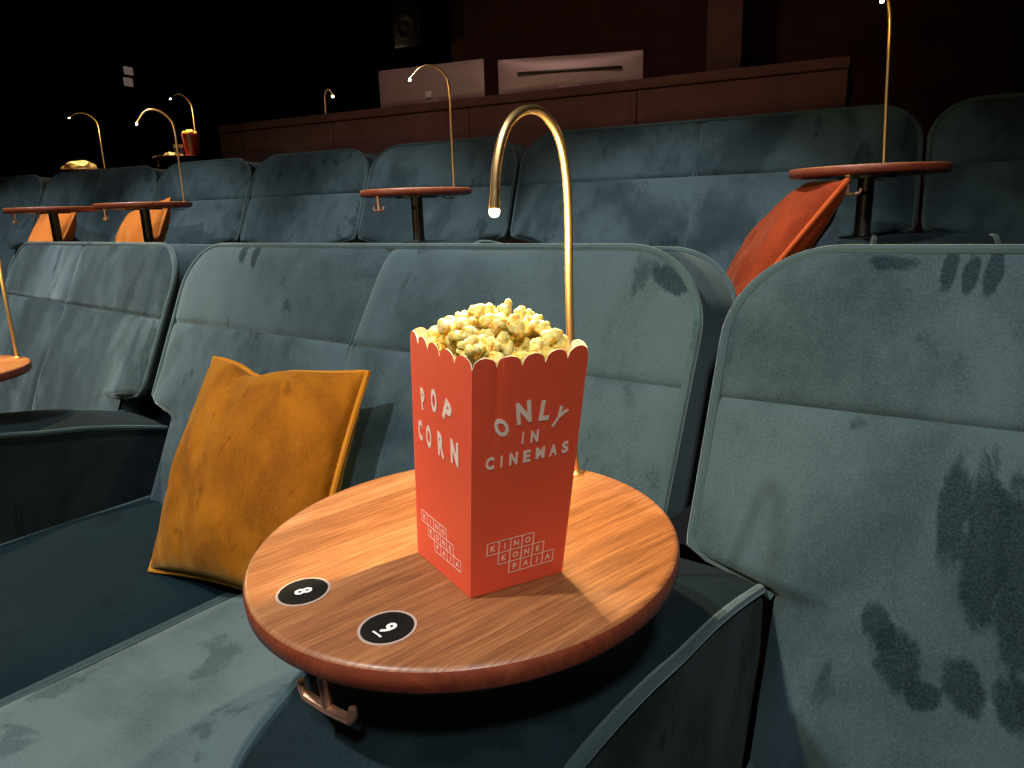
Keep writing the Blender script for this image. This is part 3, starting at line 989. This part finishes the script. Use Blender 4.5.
# rust and orange cushions of the second row
cu = make_cushion('throw_cushion', .42, .15, M['rust'], M['rust_piping'], 5, .05, None, 30)
tag(cu, 'rust orange cushion tilted against the wide second-row sofa on the right', 'cushion', 'velvet cushions')
pb = at_z(730, 312, F2 + Z_SEAT)
stand(cu, Vector((pb.x, pb.y, F2 + Z_SEAT + .03)), R(-76), R(37), R(0))
cu = make_cushion('throw_cushion', .40, .15, M['orange'], M['orange_piping'], 6, .05, None, 30)
tag(cu, 'orange cushion below the table with the thin lamp, second row', 'cushion', 'velvet cushions')
stand(cu, Vector((gaps[3] - .44, ROW2_Y - .40, F2 + Z_SEAT + .05)), R(-14), R(28), R(-10))
cu = make_cushion('throw_cushion', .40, .15, M['orange'], M['orange_piping'], 7, .05, None, 30)
tag(cu, 'orange cushion behind the leftmost second-row table', 'cushion', 'velvet cushions')
stand(cu, Vector((gaps[4] - .50, ROW2_Y - .40, F2 + Z_SEAT + .05)), R(-14), R(28), R(4))

# ------------------------------------------------------------------ counter behind the second row
CY = 3.42
a = at_y(218, 126, CY); b = at_y(850, 55, CY)
print('counter', a, b)
ztop = (a.z + b.z) / 2
ct = empty('booth_counter', ((a.x + b.x) / 2, CY, 2 * RISE))
tag(ct, 'long brown booth counter behind the second row of seats', 'counter')
x0, x1 = a.x - ct.location.x, b.x - ct.location.x
zt = ztop - ct.location.z
nP = 4
for k in range(nP):
    xa = x0 + (x1 - x0) * k / nP; xb = x0 + (x1 - x0) * (k + 1) / nP
    MB().box((xa + .002, 0, 0), (xb - .002, .05, zt - .05), .004).build('front_panel', M['counter'], ct)
MB().box((x1 - .05, .05, 0), (x1, .85, zt - .05), .004).build('end_panel', M['counter'], ct)
MB().box((x0, .05, 0), (x0 + .05, .85, zt - .05), .004).build('end_panel', M['counter'], ct)
MB().box((x0 - .003, -.004, zt - .045), (x1 + .004, .86, zt), .006).build('ledge', M['counter'], ct)


def monitor(name, label, pxs, dist, slot=False):
    """all-in-one screen seen from behind, standing on the counter"""
    bl_ = at_y(*pxs[0], CY + dist); br_ = at_y(*pxs[1], CY + dist); tl_ = at_y(*pxs[2], CY + dist)
    wd = br_.x - bl_.x; hh = tl_.z - (bl_.z + br_.z) / 2
    root = empty(name, ((bl_.x + br_.x) / 2, CY + dist, ztop))
    print(name, wd, hh, (bl_.z + br_.z) / 2 - ztop)
    zb = .03
    z1 = tl_.z - ztop
    sh = MB()
    sh.grid(lambda u, v: ((u - .5) * wd, -.028 * math.sin(math.pi * u) ** .6 * math.sin(math.pi * v) ** .6, zb + (z1 - zb) * v), 24, 16)
    o = sh.build('rear_case', M['alu'], root)
    MB().box((-wd / 2, 0, zb), (wd / 2, .012, z1), .003).build('screen_frame', M['black'], root)
    MB().box((-.06, -.02, .006), (.06, -.012 + .02, zb + .10), .003).build('stand_neck', M['alu'], root)
    MB().box((-.10, -.09, 0), (.10, .09, .008), .003).build('stand_foot', M['alu'], root)
    if slot:
        MB().box((-wd * .36, -.036, z1 * .60), (wd * .36, -.022, z1 * .60 + .014), .005).build('slot', M['black'], root)
    else:
        MB().box((-.02, -.034, zb + .04), (.02, -.024, zb + .075), .004).build('port_cover', M['white_print'], root)
    tag(root, label, 'monitor', 'monitors on the counter')
    return root


monitor('computer_monitor', 'pinkish monitor back behind the middle lamp, left on the counter', ((383, 107), (483, 96), (430, 65)), .30).rotation_euler = (0, 0, R(4))
monitor('computer_monitor', 'pinkish monitor back with dark slot, right of the other monitor', ((505, 93), (640, 78), (548, 58)), .36, True).rotation_euler = (0, 0, R(16))

# column and loudspeaker behind the counter
cA, cB = at_y(706, 60, 4.6), at_y(741, 60, 4.6)
struct('trim_1', MB().box((cA.x, 4.6, 2 * RISE), (cB.x, 4.85, ZCEIL), .005), M['counter'], 'brown square column behind the counter')
sp = at_y(401, 18, 5.3)
spk = empty('wall_speaker', (sp.x, 5.58, sp.z - .22))
MB().box((-.14, -.22, 0), (.14, -.02, .46), .03).build('speaker_case', M['black'], spk)
MB().lathe([(.10, 0), (.10, .012), (.085, .016), (.06, .006), (.03, .004), (.001, .012)], 28).build('speaker_cone', M['black_metal'], spk)
k = spk.children[-1]; k.rotation_euler = (R(90), 0, 0); k.location = (0, -.218, .17)
MB().box((-.03, -.03, .15), (.03, .02, .3), .004).build('wall_bracket', M['black_metal'], spk)
tag(spk, 'dark loudspeaker hanging on the wall above the left monitor', 'speaker')


# ------------------------------------------------------------------ third row in the dark: snack tables and their lamps
def far_table(px, py, label, lamp, ldir, watts, ylamp):
    y = ROW3_Y
    p = at_y(px, py, y)
    t = make_table(Vector((p.x, y, 2 * RISE + .60)), 0, p.z - (2 * RISE + .60), lamp, ldir, watts, R(-120), True, 48)
    tag(t, label, 'table', 'round side tables')
    c = copy_tree(con); c.location = (p.x, y + .40, 2 * RISE - .09); c.rotation_euler = (0, 0, 0)
    return p, c


LP_F = [(0, 0), (0, .2), (0, .38), (.03, .44), (.10, .475), (.18, .465), (.23, .43)]
p3, c3 = far_table(180, 157, 'snack-laden round table in the dark beyond the second row', LP_F, R(10), 16, 0)
tag(c3, 'dark armrest console under the snack-laden table in the third row', 'armrest')
p4, c4 = far_table(86, 170, 'dark third-row round table carrying the spilled snack bag', LP_F, R(-8), 12, 0)
tag(c4, 'dark armrest console under the table with the snack bag', 'armrest')

# striped popcorn tub
tb = empty('popcorn_tub', (p3.x + .115, p3.y + .03, p3.z + .0006))
tag(tb, 'small red striped popcorn tub on the far snack table', 'popcorn tub')
nn = 16
for k in range(nn):
    a0, a1 = 2 * math.pi * k / nn, 2 * math.pi * (k + 1) / nn
    q = MB().grid(lambda u, v: ((.050 + .018 * v) * math.cos(a0 + (a1 - a0) * u), (.050 + .018 * v) * math.sin(a0 + (a1 - a0) * u), .165 * v), 3, 1)
    q.build('tub_stripe', M['red_card'] if k % 4 != 1 else M['white_print'], tb)
mm = MB()
rr = random.Random(3)
for k in range(26):
    a = rr.uniform(0, 6.28); r_ = .053 * math.sqrt(rr.random())
    mm.ball((r_ * math.cos(a), r_ * math.sin(a), .165 + .026 * (1 - r_ / .06) + rr.uniform(0, .006)), rr.uniform(.010, .015), 8, 6)
mm.build('popcorn_heap', M['popcorn'], tb)['kind'] = 'stuff'
# blue-labelled cup, snack tray and shiny bag
cp_ = empty('drink_cup', (p3.x + .02, p3.y - .02, p3.z + .0006)); tag(cp_, 'blue and white paper cup beside the striped popcorn tub', 'cup')
MB().lathe([(.027, 0), (.034, .085), (.0355, .087), (.0355, .09), (.0325, .09), (.026, .004)], 24).build('cup_body', M['white_print'], cp_)
M['blue'] = plain('blue_print', (.06, .14, .45), .5)
MB().lathe([(.0292, .025), (.0327, .065)], 24).build('cup_label', M['blue'], cp_)
M['gold'] = plain('gold_foil', (.85, .62, .32), .4, .3, .3, 60, .8)


def crumple(name, label, cat, loc, dims, mat, seed, rot=0.0):
    import bmesh
    bm = bmesh.new(); bmesh.ops.create_icosphere(bm, subdivisions=4, radius=1)
    for v in bm.verts:
        d = v.co.copy()
        k = 1 + .30 * noise.noise(d * 1.6 + Vector((seed, 0, 0))) + .14 * abs(noise.noise(d * 4 + Vector((0, seed, 0))))
        v.co = Vector((d.x * dims[0] * k, d.y * dims[1] * k, max(-dims[2] * .35, d.z * dims[2] * k)))
    zmin = min(v.co.z for v in bm.verts)
    for v in bm.verts: v.co.z -= zmin
    me = bpy.data.meshes.new(name); bm.to_mesh(me); bm.free(); me.materials.append(mat)
    o = bpy.data.objects.new(name, me); col.objects.link(o); o.location = loc; o.rotation_euler = (0, 0, rot)
    return tag(o, label, cat)


crumple('snack_bag', 'crumpled golden snack bag lying beside the blue cup', 'snack bag', (p3.x - .08, p3.y - .02, p3.z + .0006), (.06, .045, .030), M['gold'], 2)
crumple('snack_bag', 'opened golden snack bag lying on the far left table', 'snack bag', (p4.x - .01, p4.y - .05, p4.z + .0006), (.13, .08, .055), M['gold'], 5, R(20))
# glass of ice beside the bag
gl = empty('drinking_glass', (p3.x - .09, p3.y + .09, p3.z + .0006)); tag(gl, 'dark glass with glinting rim on the far snack table', 'glass')
M['glass'] = plain('smoky_glass', (.05, .04, .035), .08, 0, 0, 10); M['glass'].node_tree.nodes['Principled BSDF'].inputs['Transmission Weight'].default_value = .6
MB().lathe([(.030, 0), (.034, .11), (.032, .11), (.028, .006)], 24).build('glass_body', M['glass'], gl)
MB().ball((0, 0, .075), .022, 10, 8).build('ice', M['steel'], gl)

# lamp standing on the counter
def counter_lamp():
    p = at_y(326, 112, CY + .35)
    root = empty('counter_lamp', (p.x, CY + .35, ztop)); tag(root, 'thin brass gooseneck lamp standing on the counter left of the monitors', 'lamp')
    pts = [(q[0] * .8, -q[0] * .35, q[1] * .72) for q in lamp_points([(0, 0), (0, .12), (0, .2), (.02, .25), (.06, .27), (.10, .25), (.12, .21)])]
    neck = MB().tube(pts, .0045, 8).build('gooseneck', M['copper'], root)
    MB().lathe([(.05, 0), (.05, .008), (.01, .014)], 24).build('lamp_base', M['black_metal'], root)
    e = Vector(pts[-1]); d = (e - Vector(pts[-3])).normalized()
    MB().tube([e - d * .012, e], [.006, .007], 10).build('lamp_head', M['copper'], neck)
    MB().ball(e + d * .004, .008, 10, 8).build('bulb', M['bulb'], neck)
counter_lamp()

# small pale panels on the far wall, with weak emission
M['emissive_panel'] = plain('pale_panel', (.5, .36, .34), .6, 0, .1, 20, emit=(1, .72, .66), estr=.09)
for k, (y0, y1, lab) in enumerate(((66, 75.5, 'small pale square panel high on the dark wall, upper of two'), (77, 87, 'small pale square panel high on the dark wall, lower of two'))):
    A = at_plane(123.5, y0, Vector((X0 + .02, 0, 0)), Vector((1, 0, 0))); B = at_plane(133.5, y1, Vector((X0 + .02, 0, 0)), Vector((1, 0, 0)))
    o = MB().box((X0 + .001, min(A.y, B.y), B.z), (X0 + .03, max(A.y, B.y), A.z), .01).build('wall_panel', M['emissive_panel'], None)
    tag(o, lab, 'panel', 'pale wall panels')
